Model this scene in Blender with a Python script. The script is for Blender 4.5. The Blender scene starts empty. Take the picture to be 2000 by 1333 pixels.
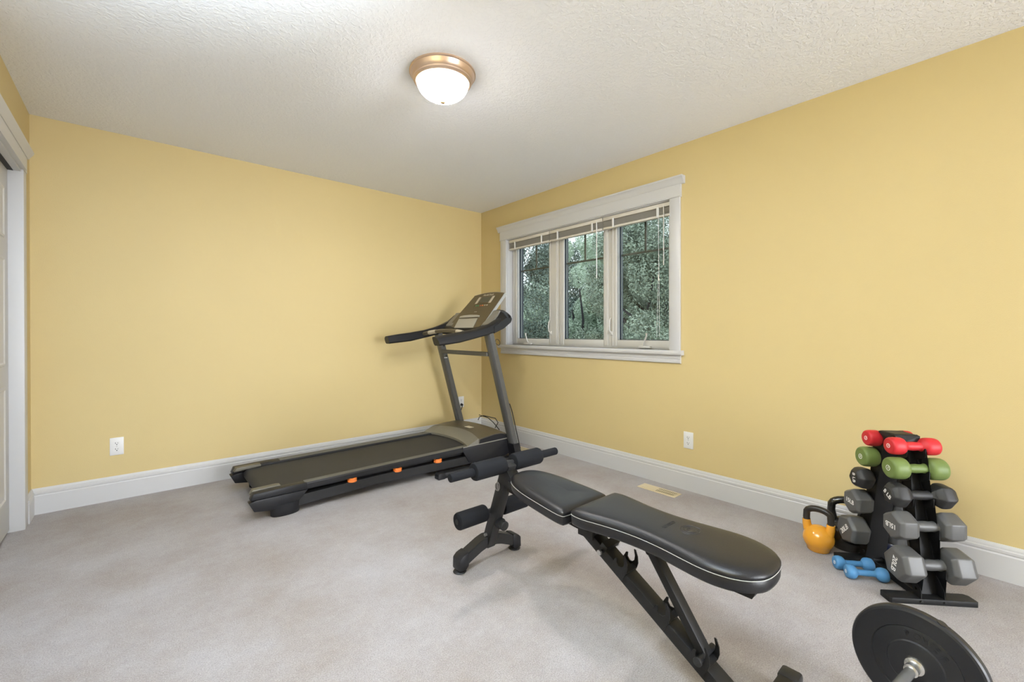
import bpy, bmesh, math, random
import numpy as np
from mathutils import Vector, Matrix
random.seed(7); rng = np.random.default_rng(7)
PI = math.pi; R = math.radians
C = bpy.context.scene.collection
scn = bpy.context.scene

# ------------------------------------------------------------------ camera
th, pit, rol = R(49.224), R(-0.174), R(-0.098)
Fv = Vector((math.cos(th)*math.cos(pit), math.sin(th)*math.cos(pit), math.sin(pit)))
R0 = Vector((math.sin(th), -math.cos(th), 0)); U0 = Vector((-math.sin(pit)*math.cos(th), -math.sin(pit)*math.sin(th), math.cos(pit)))
Rv = math.cos(rol)*R0 + math.sin(rol)*U0; Uv = -math.sin(rol)*R0 + math.cos(rol)*U0
cd = bpy.data.cameras.new('camera'); cam = bpy.data.objects.new('camera', cd); C.objects.link(cam)
m = Matrix((Rv, Uv, -Fv)).transposed().to_4x4(); m.translation = Vector((0, 0, 1.1126)); cam.matrix_world = m
cd.sensor_width = 36; cd.lens = 852.5/2000*36; cd.shift_y = -15.5/2000; cd.clip_start = 0.02; cd.clip_end = 200
scn.camera = cam

# ------------------------------------------------------------------ world, lights, exposure
w = bpy.data.worlds.new('world'); scn.world = w; w.use_nodes = True
bg = w.node_tree.nodes['Background']; bg.inputs[0].default_value = (0.90, 0.94, 1.0, 1); bg.inputs[1].default_value = 2.4
scn.view_settings.view_transform = 'Standard'; scn.view_settings.look = 'None'
scn.view_settings.exposure = 0.07; scn.view_settings.gamma = 1.0; scn.view_settings.use_curve_mapping = False
def area(name, loc, rot, sx, sy, e, col):
    l = bpy.data.lights.new(name, 'AREA'); l.shape = 'RECTANGLE'; l.size = sx; l.size_y = sy; l.energy = e; l.color = col
    o = bpy.data.objects.new(name, l); C.objects.link(o); o.location = loc; o.rotation_euler = rot; return o
# added fill light behind the camera, shining through the opening in the rear wall
area('rear_fill_light', (1.65, -4.55, 1.10), (R(90), 0, R(8)), 2.0, 2.1, 330, (0.87, 0.91, 0.97))
# the photographer's flash, bounced off the ceiling behind the camera
l = bpy.data.lights.new('bounce_flash', 'SPOT'); l.energy = 1600; l.color = (0.77, 0.89, 1.0); l.spot_size = R(86); l.spot_blend = 1.0; l.shadow_soft_size = 0.06
fl = bpy.data.objects.new('bounce_flash', l); C.objects.link(fl); fl.location = (-0.02, -0.05, 1.40)
fl.rotation_euler = Vector((-0.10, 0.55, 1.0)).to_track_quat('-Z', 'Y').to_euler()
LAMP_E = 46.0

# ------------------------------------------------------------------ materials
def mat(name, col, rough=0.6, metal=0.0, bump=0.0, bscale=200.0, var=0.0, vscale=8.0, col2=None, coat=0.0, spec=0.5, detail=3.0, sheen=0.0):
    m = bpy.data.materials.new(name); m.use_nodes = True; nt = m.node_tree; b = nt.nodes['Principled BSDF']
    b.inputs['Base Color'].default_value = (*col, 1); b.inputs['Roughness'].default_value = rough
    b.inputs['Metallic'].default_value = metal; b.inputs['Coat Weight'].default_value = coat
    b.inputs['Specular IOR Level'].default_value = spec; b.inputs['Sheen Weight'].default_value = sheen
    tc = nt.nodes.new('ShaderNodeTexCoord')
    if var or col2:
        n = nt.nodes.new('ShaderNodeTexNoise'); n.inputs['Scale'].default_value = vscale; n.inputs['Detail'].default_value = 4
        nt.links.new(tc.outputs['Object'], n.inputs['Vector'])
        cr = nt.nodes.new('ShaderNodeValToRGB'); cr.color_ramp.elements[0].position = 0.3; cr.color_ramp.elements[1].position = 0.7
        c2 = col2 if col2 else tuple(min(1, c*(1+var)) for c in col)
        c1 = col if col2 else tuple(c*(1-var) for c in col)
        cr.color_ramp.elements[0].color = (*c1, 1); cr.color_ramp.elements[1].color = (*c2, 1)
        nt.links.new(n.outputs[0], cr.inputs[0]); nt.links.new(cr.outputs[0], b.inputs['Base Color'])
    if bump:
        n2 = nt.nodes.new('ShaderNodeTexNoise'); n2.inputs['Scale'].default_value = bscale; n2.inputs['Detail'].default_value = detail
        nt.links.new(tc.outputs['Object'], n2.inputs['Vector'])
        bp = nt.nodes.new('ShaderNodeBump'); bp.inputs['Strength'].default_value = bump; bp.inputs['Distance'].default_value = 0.002
        nt.links.new(n2.outputs[0], bp.inputs['Height']); nt.links.new(bp.outputs[0], b.inputs['Normal'])
    return m
M = {}
M['yellow'] = mat('yellow_paint', (0.630, 0.500, 0.245), 0.55, bump=0.25, bscale=260, var=0.012, vscale=1.3, spec=0.35)
M['trim'] = mat('white_trim_paint', (0.590, 0.588, 0.590), 0.38, bump=0.05, bscale=60)
M['vinyl'] = mat('white_vinyl', (0.62, 0.605, 0.57), 0.35)
M['door'] = mat('white_door_paint', (0.60, 0.595, 0.585), 0.4, bump=0.05, bscale=80)
M['dark_gasket'] = mat('dark_gasket', (0.03, 0.035, 0.05), 0.5)
M['muntin'] = mat('taupe_muntin', (0.20, 0.17, 0.14), 0.5)
M['blind'] = mat('ivory_blind', (0.82, 0.79, 0.73), 0.5)
M['blind_light'] = mat('ivory_blind_rail', (0.68, 0.64, 0.57), 0.45)
M['plate'] = mat('white_plastic', (0.80, 0.80, 0.80), 0.35)
M['slot'] = mat('outlet_slot', (0.02, 0.02, 0.02), 0.6)
M['black_steel'] = mat('black_powdercoat', (0.012, 0.012, 0.0125), 0.45, bump=0.15, bscale=900, spec=0.3)
M['charcoal'] = mat('charcoal_paint', (0.022, 0.022, 0.023), 0.40, bump=0.05, bscale=500, spec=0.35)
M['grey_metal'] = mat('grey_metallic_paint', (0.115, 0.115, 0.112), 0.40, metal=0.35, var=0.04, vscale=40)
M['black_plastic'] = mat('black_plastic', (0.014, 0.014, 0.016), 0.45, bump=0.12, bscale=700, spec=0.35)
M['rail_plastic'] = mat('ribbed_rail_plastic', (0.135, 0.125, 0.098), 0.45, bump=0.2, bscale=500, spec=0.3)
M['belt'] = mat('treadmill_belt', (0.034, 0.034, 0.036), 0.55, bump=0.25, bscale=1200, var=0.10, vscale=5, spec=0.25)
M['champagne'] = mat('champagne_plastic', (0.21, 0.20, 0.17), 0.35, metal=0.2)
M['bronze_plastic'] = mat('bronze_grey_plastic', (0.105, 0.088, 0.062), 0.33, metal=0.2)
M['console'] = mat('console_face', (0.085, 0.064, 0.034), 0.3, var=0.08, vscale=90)
M['silver'] = mat('silver_plastic', (0.42, 0.42, 0.40), 0.32, metal=0.3)
M['tray_grey'] = mat('tray_grey_plastic', (0.22, 0.21, 0.185), 0.45, metal=0.1)
M['lcd'] = mat('lcd_screen', (0.06, 0.065, 0.055), 0.15)
M['print'] = mat('pale_print', (0.55, 0.50, 0.40), 0.5)
M['btn_red'] = mat('red_button', (0.5, 0.08, 0.03), 0.4)
M['btn_green'] = mat('green_button', (0.05, 0.3, 0.12), 0.4)
M['orange'] = mat('orange_rubber', (0.85, 0.22, 0.04), 0.5, bump=0.1, bscale=300)
M['foam'] = mat('black_foam', (0.013, 0.014, 0.017), 0.8, bump=0.5, bscale=900, spec=0.18)
M['leather'] = mat('black_vinyl_upholstery', (0.010, 0.010, 0.012), 0.36, bump=0.25, bscale=450, detail=6)
M['stitch'] = mat('white_stitching', (0.50, 0.50, 0.48), 0.7)
M['chrome'] = mat('chrome', (0.78, 0.78, 0.76), 0.24, metal=0.9)
M['zinc'] = mat('zinc_bolt', (0.5, 0.5, 0.5), 0.3, metal=0.9)
M['red'] = mat('red_vinyl', (0.56, 0.018, 0.026), 0.5, bump=0.1, bscale=600)
M['green'] = mat('green_vinyl', (0.145, 0.205, 0.055), 0.5, bump=0.1, bscale=600)
M['blue'] = mat('blue_vinyl', (0.080, 0.26, 0.52), 0.5, bump=0.1, bscale=600)
M['db_black'] = mat('black_neoprene', (0.022, 0.022, 0.023), 0.5, bump=0.25, bscale=500)
M['db_grey'] = mat('grey_vinyl', (0.098, 0.098, 0.097), 0.42, bump=0.12, bscale=400)
M['white_print'] = mat('white_print', (0.9, 0.9, 0.9), 0.5)
M['kb_yellow'] = mat('yellow_enamel', (0.80, 0.36, 0.028), 0.18, coat=0.5)
M['kb_black'] = mat('black_enamel', (0.013, 0.013, 0.012), 0.2, coat=0.4)
M['kb_navy'] = mat('navy_enamel', (0.012, 0.018, 0.045), 0.25, coat=0.4)
M['kb_handle'] = mat('painted_black_iron', (0.020, 0.018, 0.016), 0.35)
M['plate_vinyl'] = mat('weight_plate_vinyl', (0.012, 0.013, 0.016), 0.42, bump=0.1, bscale=400)
M['register'] = mat('almond_register', (0.66, 0.57, 0.38), 0.4)
M['reg_hole'] = mat('register_hole', (0.09, 0.07, 0.03), 0.8)
M['bronze'] = mat('brushed_bronze', (0.66, 0.49, 0.37), 0.34, metal=0.8, bump=0.1, bscale=90)
M['finial'] = mat('tan_finial', (0.30, 0.20, 0.12), 0.6, spec=0.1)
M['bark'] = mat('bark', (0.05, 0.045, 0.05), 0.9, bump=0.6, bscale=30)
M['lawn'] = mat('lawn', (0.05, 0.09, 0.03), 0.9, col2=(0.08, 0.12, 0.05), vscale=2)

def carpet_mat():
    m = bpy.data.materials.new('beige_carpet'); m.use_nodes = True; nt = m.node_tree; b = nt.nodes['Principled BSDF']
    b.inputs['Roughness'].default_value = 0.95; b.inputs['Specular IOR Level'].default_value = 0.1; b.inputs['Sheen Weight'].default_value = 0.15
    tc = nt.nodes.new('ShaderNodeTexCoord')
    def noise(s, d, r=0.6):
        n = nt.nodes.new('ShaderNodeTexNoise'); n.inputs['Scale'].default_value = s; n.inputs['Detail'].default_value = d; n.inputs['Roughness'].default_value = r
        nt.links.new(tc.outputs['Object'], n.inputs['Vector']); return n
    big = noise(1.6, 5, 0.65); fine = noise(240, 3, 0.7); mid = noise(38, 5, 0.75)
    r1 = nt.nodes.new('ShaderNodeValToRGB'); e = r1.color_ramp.elements; e[0].position = 0.36; e[1].position = 0.66
    e[0].color = (0.345, 0.307, 0.290, 1); e[1].color = (0.44, 0.425, 0.435, 1)
    nt.links.new(big.outputs[0], r1.inputs[0])
    r2 = nt.nodes.new('ShaderNodeValToRGB'); e = r2.color_ramp.elements; e[0].position = 0.30; e[1].position = 0.70
    e[0].color = (0.66, 0.65, 0.64, 1); e[1].color = (1.22, 1.22, 1.22, 1)
    nt.links.new(fine.outputs[0], r2.inputs[0])
    r3 = nt.nodes.new('ShaderNodeValToRGB'); e = r3.color_ramp.elements; e[0].position = 0.32; e[1].position = 0.68
    e[0].color = (0.93, 0.925, 0.92, 1); e[1].color = (1.05, 1.05, 1.05, 1)
    nt.links.new(mid.outputs[0], r3.inputs[0])
    def mul(a, c):
        x = nt.nodes.new('ShaderNodeMix'); x.data_type = 'RGBA'; x.blend_type = 'MULTIPLY'; x.inputs[0].default_value = 1
        nt.links.new(a, x.inputs[6]); nt.links.new(c, x.inputs[7]); return x.outputs[2]
    nt.links.new(mul(mul(r1.outputs[0], r2.outputs[0]), r3.outputs[0]), b.inputs['Base Color'])
    ad = nt.nodes.new('ShaderNodeMath'); ad.operation = 'ADD'; nt.links.new(fine.outputs[0], ad.inputs[0]); nt.links.new(mid.outputs[0], ad.inputs[1])
    bp = nt.nodes.new('ShaderNodeBump'); bp.inputs['Strength'].default_value = 0.7; bp.inputs['Distance'].default_value = 0.004
    nt.links.new(ad.outputs[0], bp.inputs['Height']); nt.links.new(bp.outputs[0], b.inputs['Normal'])
    return m
M['carpet'] = carpet_mat()
def ceiling_mat():
    m = bpy.data.materials.new('knockdown_ceiling'); m.use_nodes = True; nt = m.node_tree; b = nt.nodes['Principled BSDF']
    b.inputs['Base Color'].default_value = (0.90, 0.915, 0.955, 1); b.inputs['Roughness'].default_value = 0.9; b.inputs['Specular IOR Level'].default_value = 0.15
    tc = nt.nodes.new('ShaderNodeTexCoord')
    n = nt.nodes.new('ShaderNodeTexNoise'); n.inputs['Scale'].default_value = 55; n.inputs['Detail'].default_value = 3; n.inputs['Distortion'].default_value = 0.6
    nt.links.new(tc.outputs['Object'], n.inputs['Vector'])
    r = nt.nodes.new('ShaderNodeValToRGB'); r.color_ramp.elements[0].position = 0.46; r.color_ramp.elements[1].position = 0.56
    nt.links.new(n.outputs[0], r.inputs[0])
    bp = nt.nodes.new('ShaderNodeBump'); bp.inputs['Strength'].default_value = 0.55; bp.inputs['Distance'].default_value = 0.0025
    nt.links.new(r.outputs[0], bp.inputs['Height']); nt.links.new(bp.outputs[0], b.inputs['Normal'])
    return m
M['ceiling'] = ceiling_mat()
def glass_mat():
    m = bpy.data.materials.new('window_glass'); m.use_nodes = True; nt = m.node_tree
    for n in list(nt.nodes): nt.nodes.remove(n)
    o = nt.nodes.new('ShaderNodeOutputMaterial'); t = nt.nodes.new('ShaderNodeBsdfTransparent'); t.inputs[0].default_value = (0.82, 0.87, 0.86, 1)
    g = nt.nodes.new('ShaderNodeBsdfGlossy'); g.inputs['Roughness'].default_value = 0.0
    f = nt.nodes.new('ShaderNodeLayerWeight'); mx = nt.nodes.new('ShaderNodeMixShader')   # Schlick reflectance, the same from both sides
    pw = nt.nodes.new('ShaderNodeMath'); pw.operation = 'POWER'; pw.inputs[1].default_value = 5; nt.links.new(f.outputs['Facing'], pw.inputs[0])
    ml = nt.nodes.new('ShaderNodeMath'); ml.operation = 'MULTIPLY_ADD'; ml.inputs[1].default_value = 0.5; ml.inputs[2].default_value = 0.02
    nt.links.new(pw.outputs[0], ml.inputs[0]); nt.links.new(ml.outputs[0], mx.inputs[0]); nt.links.new(t.outputs[0], mx.inputs[1]); nt.links.new(g.outputs[0], mx.inputs[2]); nt.links.new(mx.outputs[0], o.inputs[0])
    return m
M['glass'] = glass_mat()
def emit_mat(name, col, s):
    m = bpy.data.materials.new(name); m.use_nodes = True; b = m.node_tree.nodes['Principled BSDF']
    b.inputs['Base Color'].default_value = (0.9, 0.9, 0.88, 1); b.inputs['Emission Color'].default_value = (*col, 1); b.inputs['Emission Strength'].default_value = s
    b.inputs['Roughness'].default_value = 0.3
    # the bulbs make the bottom of the bowl the hottest part
    nt = m.node_tree; g = nt.nodes.new('ShaderNodeNewGeometry'); sp = nt.nodes.new('ShaderNodeSeparateXYZ'); nt.links.new(g.outputs['Normal'], sp.inputs[0])
    mr = nt.nodes.new('ShaderNodeMapRange'); mr.inputs['From Min'].default_value = -0.55; mr.inputs['From Max'].default_value = -1.0; mr.inputs['To Min'].default_value = s*0.12; mr.inputs['To Max'].default_value = s*4
    nt.links.new(sp.outputs['Z'], mr.inputs['Value']); nt.links.new(mr.outputs[0], b.inputs['Emission Strength'])
    return m
M['lamp_glass'] = emit_mat('lit_frosted_glass', (1.0, 0.965, 0.94), LAMP_E)
def leaf_mat(name, a, b_):
    m = bpy.data.materials.new(name); m.use_nodes = True; nt = m.node_tree; b = nt.nodes['Principled BSDF']
    b.inputs['Roughness'].default_value = 0.45; b.inputs['Specular IOR Level'].default_value = 0.5
    tc = nt.nodes.new('ShaderNodeTexCoord'); n = nt.nodes.new('ShaderNodeTexNoise'); n.inputs['Scale'].default_value = 5; n.inputs['Detail'].default_value = 6
    nt.links.new(tc.outputs['Object'], n.inputs['Vector'])
    r = nt.nodes.new('ShaderNodeValToRGB'); r.color_ramp.elements[0].position = 0.35; r.color_ramp.elements[1].position = 0.65
    r.color_ramp.elements[0].color = (*a, 1); r.color_ramp.elements[1].color = (*b_, 1)
    nt.links.new(n.outputs[0], r.inputs[0]); nt.links.new(r.outputs[0], b.inputs['Base Color'])
    return m
M['leaf_dark'] = leaf_mat('dark_leaves', (0.075, 0.105, 0.09), (0.21, 0.27, 0.225))
M['leaf_mid'] = leaf_mat('mid_leaves', (0.18, 0.22, 0.17), (0.40, 0.47, 0.37))
M['leaf_light'] = leaf_mat('light_leaves', (0.38, 0.46, 0.36), (0.68, 0.78, 0.64))

# ------------------------------------------------------------------ mesh helpers
class MB:
    def __init__(s): s.b = bmesh.new()
    def box(s, x0, x1, y0, y1, z0, z1, bev=0.0, seg=2):
        r = bmesh.ops.create_cube(s.b, size=1.0); vs = r['verts']
        for v in vs:
            v.co = Vector((x0+(v.co.x+.5)*(x1-x0), y0+(v.co.y+.5)*(y1-y0), z0+(v.co.z+.5)*(z1-z0)))
        if bev:
            es = list({e for v in vs for e in v.link_edges})
            bmesh.ops.bevel(s.b, geom=es, offset=bev, segments=seg, profile=0.5, affect='EDGES')
        return s
    def obox(s, a, b, wx, wz, side=None, bev=0.0):
        # bar from a to b, width wx along 'side', thickness wz perpendicular
        a = Vector(a); b = Vector(b); d = b-a; L = d.length; d.normalize()
        sd = Vector(side) if side else Vector((1, 0, 0)); sd = (sd - d*sd.dot(d)).normalized(); up = d.cross(sd)
        r = bmesh.ops.create_cube(s.b, size=1.0); vs = r['verts']
        for v in vs:
            c = v.co.copy(); v.co = a + d*((c.x+.5)*L) + sd*(c.y*wx) + up*(c.z*wz)
        if bev:
            es = list({e for v in vs for e in v.link_edges})
            bmesh.ops.bevel(s.b, geom=es, offset=bev, segments=2, profile=0.5, affect='EDGES')
        return s
    def ring(s, pts): return [s.b.verts.new(p) for p in pts]
    def bridge(s, A, B):
        n = len(A)
        for i in range(n): s.b.faces.new((A[i], A[(i+1) % n], B[(i+1) % n], B[i]))
    def loft(s, rings, cap=True):
        rs = [s.ring(r) for r in rings]
        for i in range(len(rs)-1): s.bridge(rs[i], rs[i+1])
        if cap:
            s.b.faces.new(rs[0][::-1]); s.b.faces.new(rs[-1])
        return s
    def tube(s, path, r, n=12, cap=True, closed=False):
        P = [Vector(p) for p in path]; N = len(P); rings = []
        rr = r if isinstance(r, (list, tuple)) else [r]*N
        t0 = (P[1]-P[0]).normalized(); up = Vector((0, 0, 1)) if abs(t0.z) < .9 else Vector((1, 0, 0))
        nrm = (up - t0*up.dot(t0)).normalized()
        for i in range(N):
            if closed: t = (P[(i+1) % N]-P[i-1]).normalized()
            else: t = (P[min(i+1, N-1)]-P[max(i-1, 0)]).normalized()
            nrm = (nrm - t*nrm.dot(t)).normalized(); bi = t.cross(nrm)
            rings.append([P[i] + (nrm*math.cos(2*PI*k/n) + bi*math.sin(2*PI*k/n))*rr[i] for k in range(n)])
        if closed:
            rs = [s.ring(q) for q in rings]
            for i in range(N): s.bridge(rs[i], rs[(i+1) % N])
        else: s.loft(rings, cap)
        return s
    def cyl(s, a, b, r, n=16, r2=None, bev=0):
        a = Vector(a); b = Vector(b); r2 = r if r2 is None else r2
        if bev:
            d = (b-a).normalized()
            return s.tube([a, a+d*bev*.3, a+d*bev, b-d*bev, b-d*bev*.3, b], [r-bev, r-bev*.3, r, r2, r2-bev*.3, r2-bev], n)
        return s.tube([a, b], [r, r2], n)
    def lathe(s, prof, axis='Z', n=32, org=(0, 0, 0), rot=0.0):
        rings = []; o = Vector(org)
        for (r, h) in prof:
            ring = []
            for k in range(n):
                a = 2*PI*k/n + rot; c, q = max(r, 1e-5)*math.cos(a), max(r, 1e-5)*math.sin(a)
                ring.append(o + (Vector((c, q, h)) if axis == 'Z' else Vector((h, c, q))))
            rings.append(ring)
        return s.loft(rings)
    def prism(s, poly, lo, hi, plane='xz', bev=0.0):
        f = {'xz': lambda p, t: (p[0], t, p[1]), 'xy': lambda p, t: (p[0], p[1], t), 'yz': lambda p, t: (t, p[0], p[1])}[plane]
        A = s.ring([f(p, lo) for p in poly]); B = s.ring([f(p, hi) for p in poly])
        s.bridge(A, B); f1 = s.b.faces.new(A[::-1]); f2 = s.b.faces.new(B)
        if bev:
            es = list({e for v in A+B for e in v.link_edges})
            bmesh.ops.bevel(s.b, geom=es, offset=bev, segments=2, profile=0.5, affect='EDGES')
        return s
    def mesh(s, name, ang=35):
        bmesh.ops.recalc_face_normals(s.b, faces=s.b.faces)
        me = bpy.data.meshes.new(name); s.b.to_mesh(me); s.b.free()
        for p in me.polygons: p.use_smooth = True
        me.set_sharp_from_angle(angle=R(ang)); return me
    def build(s, name, m, parent=None, local=False, ang=35):
        me = s.mesh(name, ang); o = bpy.data.objects.new(name, me); C.objects.link(o)
        me.materials.append(M[m] if isinstance(m, str) else m)
        if parent is not None:
            o.parent = parent
            if not local: me.transform(Matrix.Translation(-WL(parent)))
        return o
def WL(o):
    v = Vector((0, 0, 0))
    while o is not None: v = v + o.location; o = o.parent
    return v
def thing(name, label, cat, loc=(0, 0, 0), rotz=0.0, group=None):
    o = bpy.data.objects.new(name, None); C.objects.link(o); o.location = loc; o.rotation_euler = (0, 0, rotz)
    o['label'] = label; o['category'] = cat; o.empty_display_size = 0.1
    if group: o['group'] = group
    return o
def tag(o, label, cat, group=None):
    o['label'] = label; o['category'] = cat
    if group: o['group'] = group
    return o
def struct(mb, name, m, parent=None):
    o = mb.build(name, m, parent); 
    if parent is None: o['kind'] = 'structure'
    return o
def text_mesh(name, txt, size, mtx, m, parent, depth=0.0006, spacing=1.0):
    cu = bpy.data.curves.new(name, 'FONT'); cu.body = txt; cu.size = size; cu.align_x = 'CENTER'; cu.align_y = 'CENTER'; cu.extrude = depth; cu.space_character = spacing
    cu.offset = size*0.012
    t = bpy.data.objects.new(name+'_tmp', cu); C.objects.link(t)
    dg = bpy.context.evaluated_depsgraph_get(); me = bpy.data.meshes.new_from_object(t.evaluated_get(dg))
    bpy.data.objects.remove(t); bpy.data.curves.remove(cu)
    me.transform(mtx); me.materials.clear(); me.materials.append(M[m]); me.name = name
    o = bpy.data.objects.new(name, me); C.objects.link(o); o.parent = parent; return o
def frame_mtx(org, x, y):
    x = Vector(x).normalized(); y = Vector(y); y = (y - x*y.dot(x)).normalized(); z = x.cross(y)
    m = Matrix((x, y, z)).transposed().to_4x4(); m.translation = Vector(org); return m
def arc(cx, cy, r, a0, a1, n): return [(cx+r*math.cos(a0+(a1-a0)*i/n), cy+r*math.sin(a0+(a1-a0)*i/n)) for i in range(n+1)]

# ------------------------------------------------------------------ room shell
XB, YA, XL, H = 2.931, 3.923, -0.485, 2.44
YR = -2.60                                     # rear wall, behind the camera
struct(MB().box(XL-.75, XB+.12, -4.8, YA+.12, -.10, 0), 'floor', 'carpet')
struct(MB().box(XL-.75, XB+.12, -4.8, YA+.12, H, H+.10), 'ceiling', 'ceiling')
struct(MB().box(XL-.75, XB+.12, YA, YA+.12, 0, H), 'wall_back', 'yellow')
# right wall with the window opening
OY0, OY1, OZ0, OZ1 = 1.641, 3.471, 0.978, 2.065
b = MB().box(XB, XB+.14, YR, OY0, 0, H).box(XB, XB+.14, OY1, YA, 0, H).box(XB, XB+.14, OY0, OY1, 0, OZ0).box(XB, XB+.14, OY0, OY1, OZ1, H)
struct(b, 'wall_right', 'yellow')
# left wall with the closet opening
CY0, CY1, CZ = 1.25, 3.665, 2.03
b = MB().box(XL-.12, XL, CY1+.01, YA, 0, H).box(XL-.12, XL, YR, CY0, 0, H).box(XL-.12, XL, CY0, CY1+.01, CZ, H)
struct(b, 'wall_left', 'yellow')
b = MB().box(XL-.75, XL-.70, YR, YA, 0, H)
struct(b, 'wall_closet', 'door')
# rear wall; its unseen opening is added and sized for the rear fill light
b = MB().box(XL-.75, .85, YR-.12, YR, 0, H).box(2.35, XB+.12, YR-.12, YR, 0, H).box(.85, 2.35, YR-.12, YR, 2.06, H)
struct(b, 'wall_rear', 'yellow')
struct(MB().box(.30, .42, -4.7, YR-.12, 0, H).box(2.75, 2.87, -4.7, YR-.12, 0, H).box(.42, 2.75, -4.8, -4.68, 0, H), 'wall_fill_bay', 'door')  # unseen enclosure added around the rear fill light

# baseboards: tall flat board, step, and ogee cap
def base_prof(): return [(0, 0), (.016, 0), (.016, .112), (.013, .117), (.013, .120), (.015, .124), (.015, .134), (.010, .139), (.010, .144), (.008, .150), (.0045, .158), (0, .158)]
def baseboard(name, side, a, b_):
    pr = base_prof(); m = MB()
    if side == 'back': m.loft([[(a, YA-t, z) for t, z in pr], [(b_, YA-t, z) for t, z in pr]])
    if side == 'right': m.loft([[(XB-t, a, z) for t, z in pr], [(XB-t, b_, z) for t, z in pr]])
    if side == 'left': m.loft([[(XL+t, a, z) for t, z in pr], [(XL+t, b_, z) for t, z in pr]])
    if side == 'rear': m.loft([[(a, YR+t, z) for t, z in pr], [(b_, YR+t, z) for t, z in pr]])
    o = m.build(name, 'trim', ang=20); o['kind'] = 'structure'
baseboard('baseboard_back', 'back', XL, XB); baseboard('baseboard_right', 'right', YR, YA)
baseboard('baseboard_left', 'left', 3.745, YA); baseboard('baseboard_rear', 'rear', XL, .85)

# closet opening: jamb, casing, header with crown, sliding doors
struct(MB().box(XL-.12, -.474, 3.655, 3.740, 0, CZ, bev=.002), 'trim_1', 'trim')
hd = MB().box(XL-.12, XL-.0, CY0-.09, 3.660, CZ-.012, CZ).box(XL-.12, -.462, CY0-.09, 3.665, CZ, 2.105)
hd.prism([(-.485, 2.100), (-.458, 2.100), (-.452, 2.112), (-.440, 2.128), (-.436, 2.140), (-.485, 2.140)], CY0-.11, 3.690, 'xz')
hd.box(XL-.0, -.472, 3.664, 3.745, CZ, 2.100)
struct(hd, 'trim_2', 'trim')
struct(MB().box(XL-.12, -.474, CY0-.085, CY0, 0, CZ, bev=.002), 'trim_3', 'trim')
def closet_door(name, y0, y1, x):
    root = bpy.data.objects.new(name, None); C.objects.link(root); root['kind'] = 'structure'; root.location = (x, (y0+y1)/2, 0)
    MB().box(x-.034, x, y0, y1, .018, 2.015, bev=.002).build('leaf', 'door', root)
    st = .105; wm = (y1-y0-3*st)/2
    for c in range(2):
        py0 = y0+st+c*(wm+st); py1 = py0+wm
        for z0, z1 in ((.20, .82), (.93, 1.52), (1.62, 1.90)):
            m = MB(); d = .004
            def rg(i, xx): return [(xx, py0+i, z0+i), (xx, py1-i, z0+i), (xx, py1-i, z1-i), (xx, py0+i, z1-i)]
            m.loft([rg(0, x-.001), rg(.004, x+.005), rg(.014, x+.006), rg(.022, x+.0012), rg(.045, x+.0012), rg(.065, x+.006)], cap=True)
            m.build('panel', 'door', root, ang=15)
closet_door('door_1', 2.44, 3.654, XL-.049)
closet_door('door_2', 1.26, 2.50, XL-.092)
struct(MB().box(XL-.112, XL-.028, CY0, 3.655, CZ-.014, CZ-.010), 'trim_4', 'slot')

# ------------------------------------------------------------------ window
WT = thing('window_1', '', ''); del WT['label']; del WT['category']; WT['kind'] = 'structure'; WT.location = (XB, 2.55, .978)
XF = 3.00
# casing, head with crown, stool and apron
c = MB().box(XB-.019, XB, 1.562, OY0, OZ0, 2.070, bev=.0015).build('casing', 'trim', WT)
c = MB().box(XB-.019, XB, OY1, 3.562, OZ0, 2.070, bev=.0015).build('casing', 'trim', WT)
def yprism(pr, y0, y1, nm, mt='trim'):
    return MB().loft([[(x, y0, z) for x, z in pr], [(x, y1, z) for x, z in pr]]).build(nm, mt, WT, ang=20)
yprism([(XB, 2.066), (XB-.024, 2.066), (XB-.026, 2.072), (XB-.022, 2.076), (XB-.022, 2.158), (XB, 2.158)], 1.556, 3.568, 'head_casing')
yprism([(XB, 2.156), (XB-.024, 2.156), (XB-.030, 2.165), (XB-.034, 2.180), (XB-.044, 2.195), (XB-.050, 2.200), (XB-.050, 2.210), (XB, 2.210)], 1.530, 3.594, 'crown')
yprism([(XF, .944), (XB-.038, .944), (XB-.044, .950), (XB-.046, .961), (XB-.044, .972), (XB-.038, .978), (XF, .978)], 1.540, 3.584, 'stool')
yprism([(XB, .884), (XB-.012, .884), (XB-.020, .890), (XB-.020, .905), (XB-.015, .911), (XB-.015, .917), (XB-.018, .922), (XB-.018, .944), (XB, .944)], 1.560, 3.560, 'apron')
# reveal lining
MB().box(XB-.002, XF+.08, OY0-.012, OY0+.004, OZ0, OZ1).box(XB-.002, XF+.08, OY1-.004, OY1+.012, OZ0, OZ1).box(XB-.002, XF+.08, OY0, OY1, OZ1-.004, OZ1+.012).build('jamb_liner', 'trim', WT)
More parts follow.
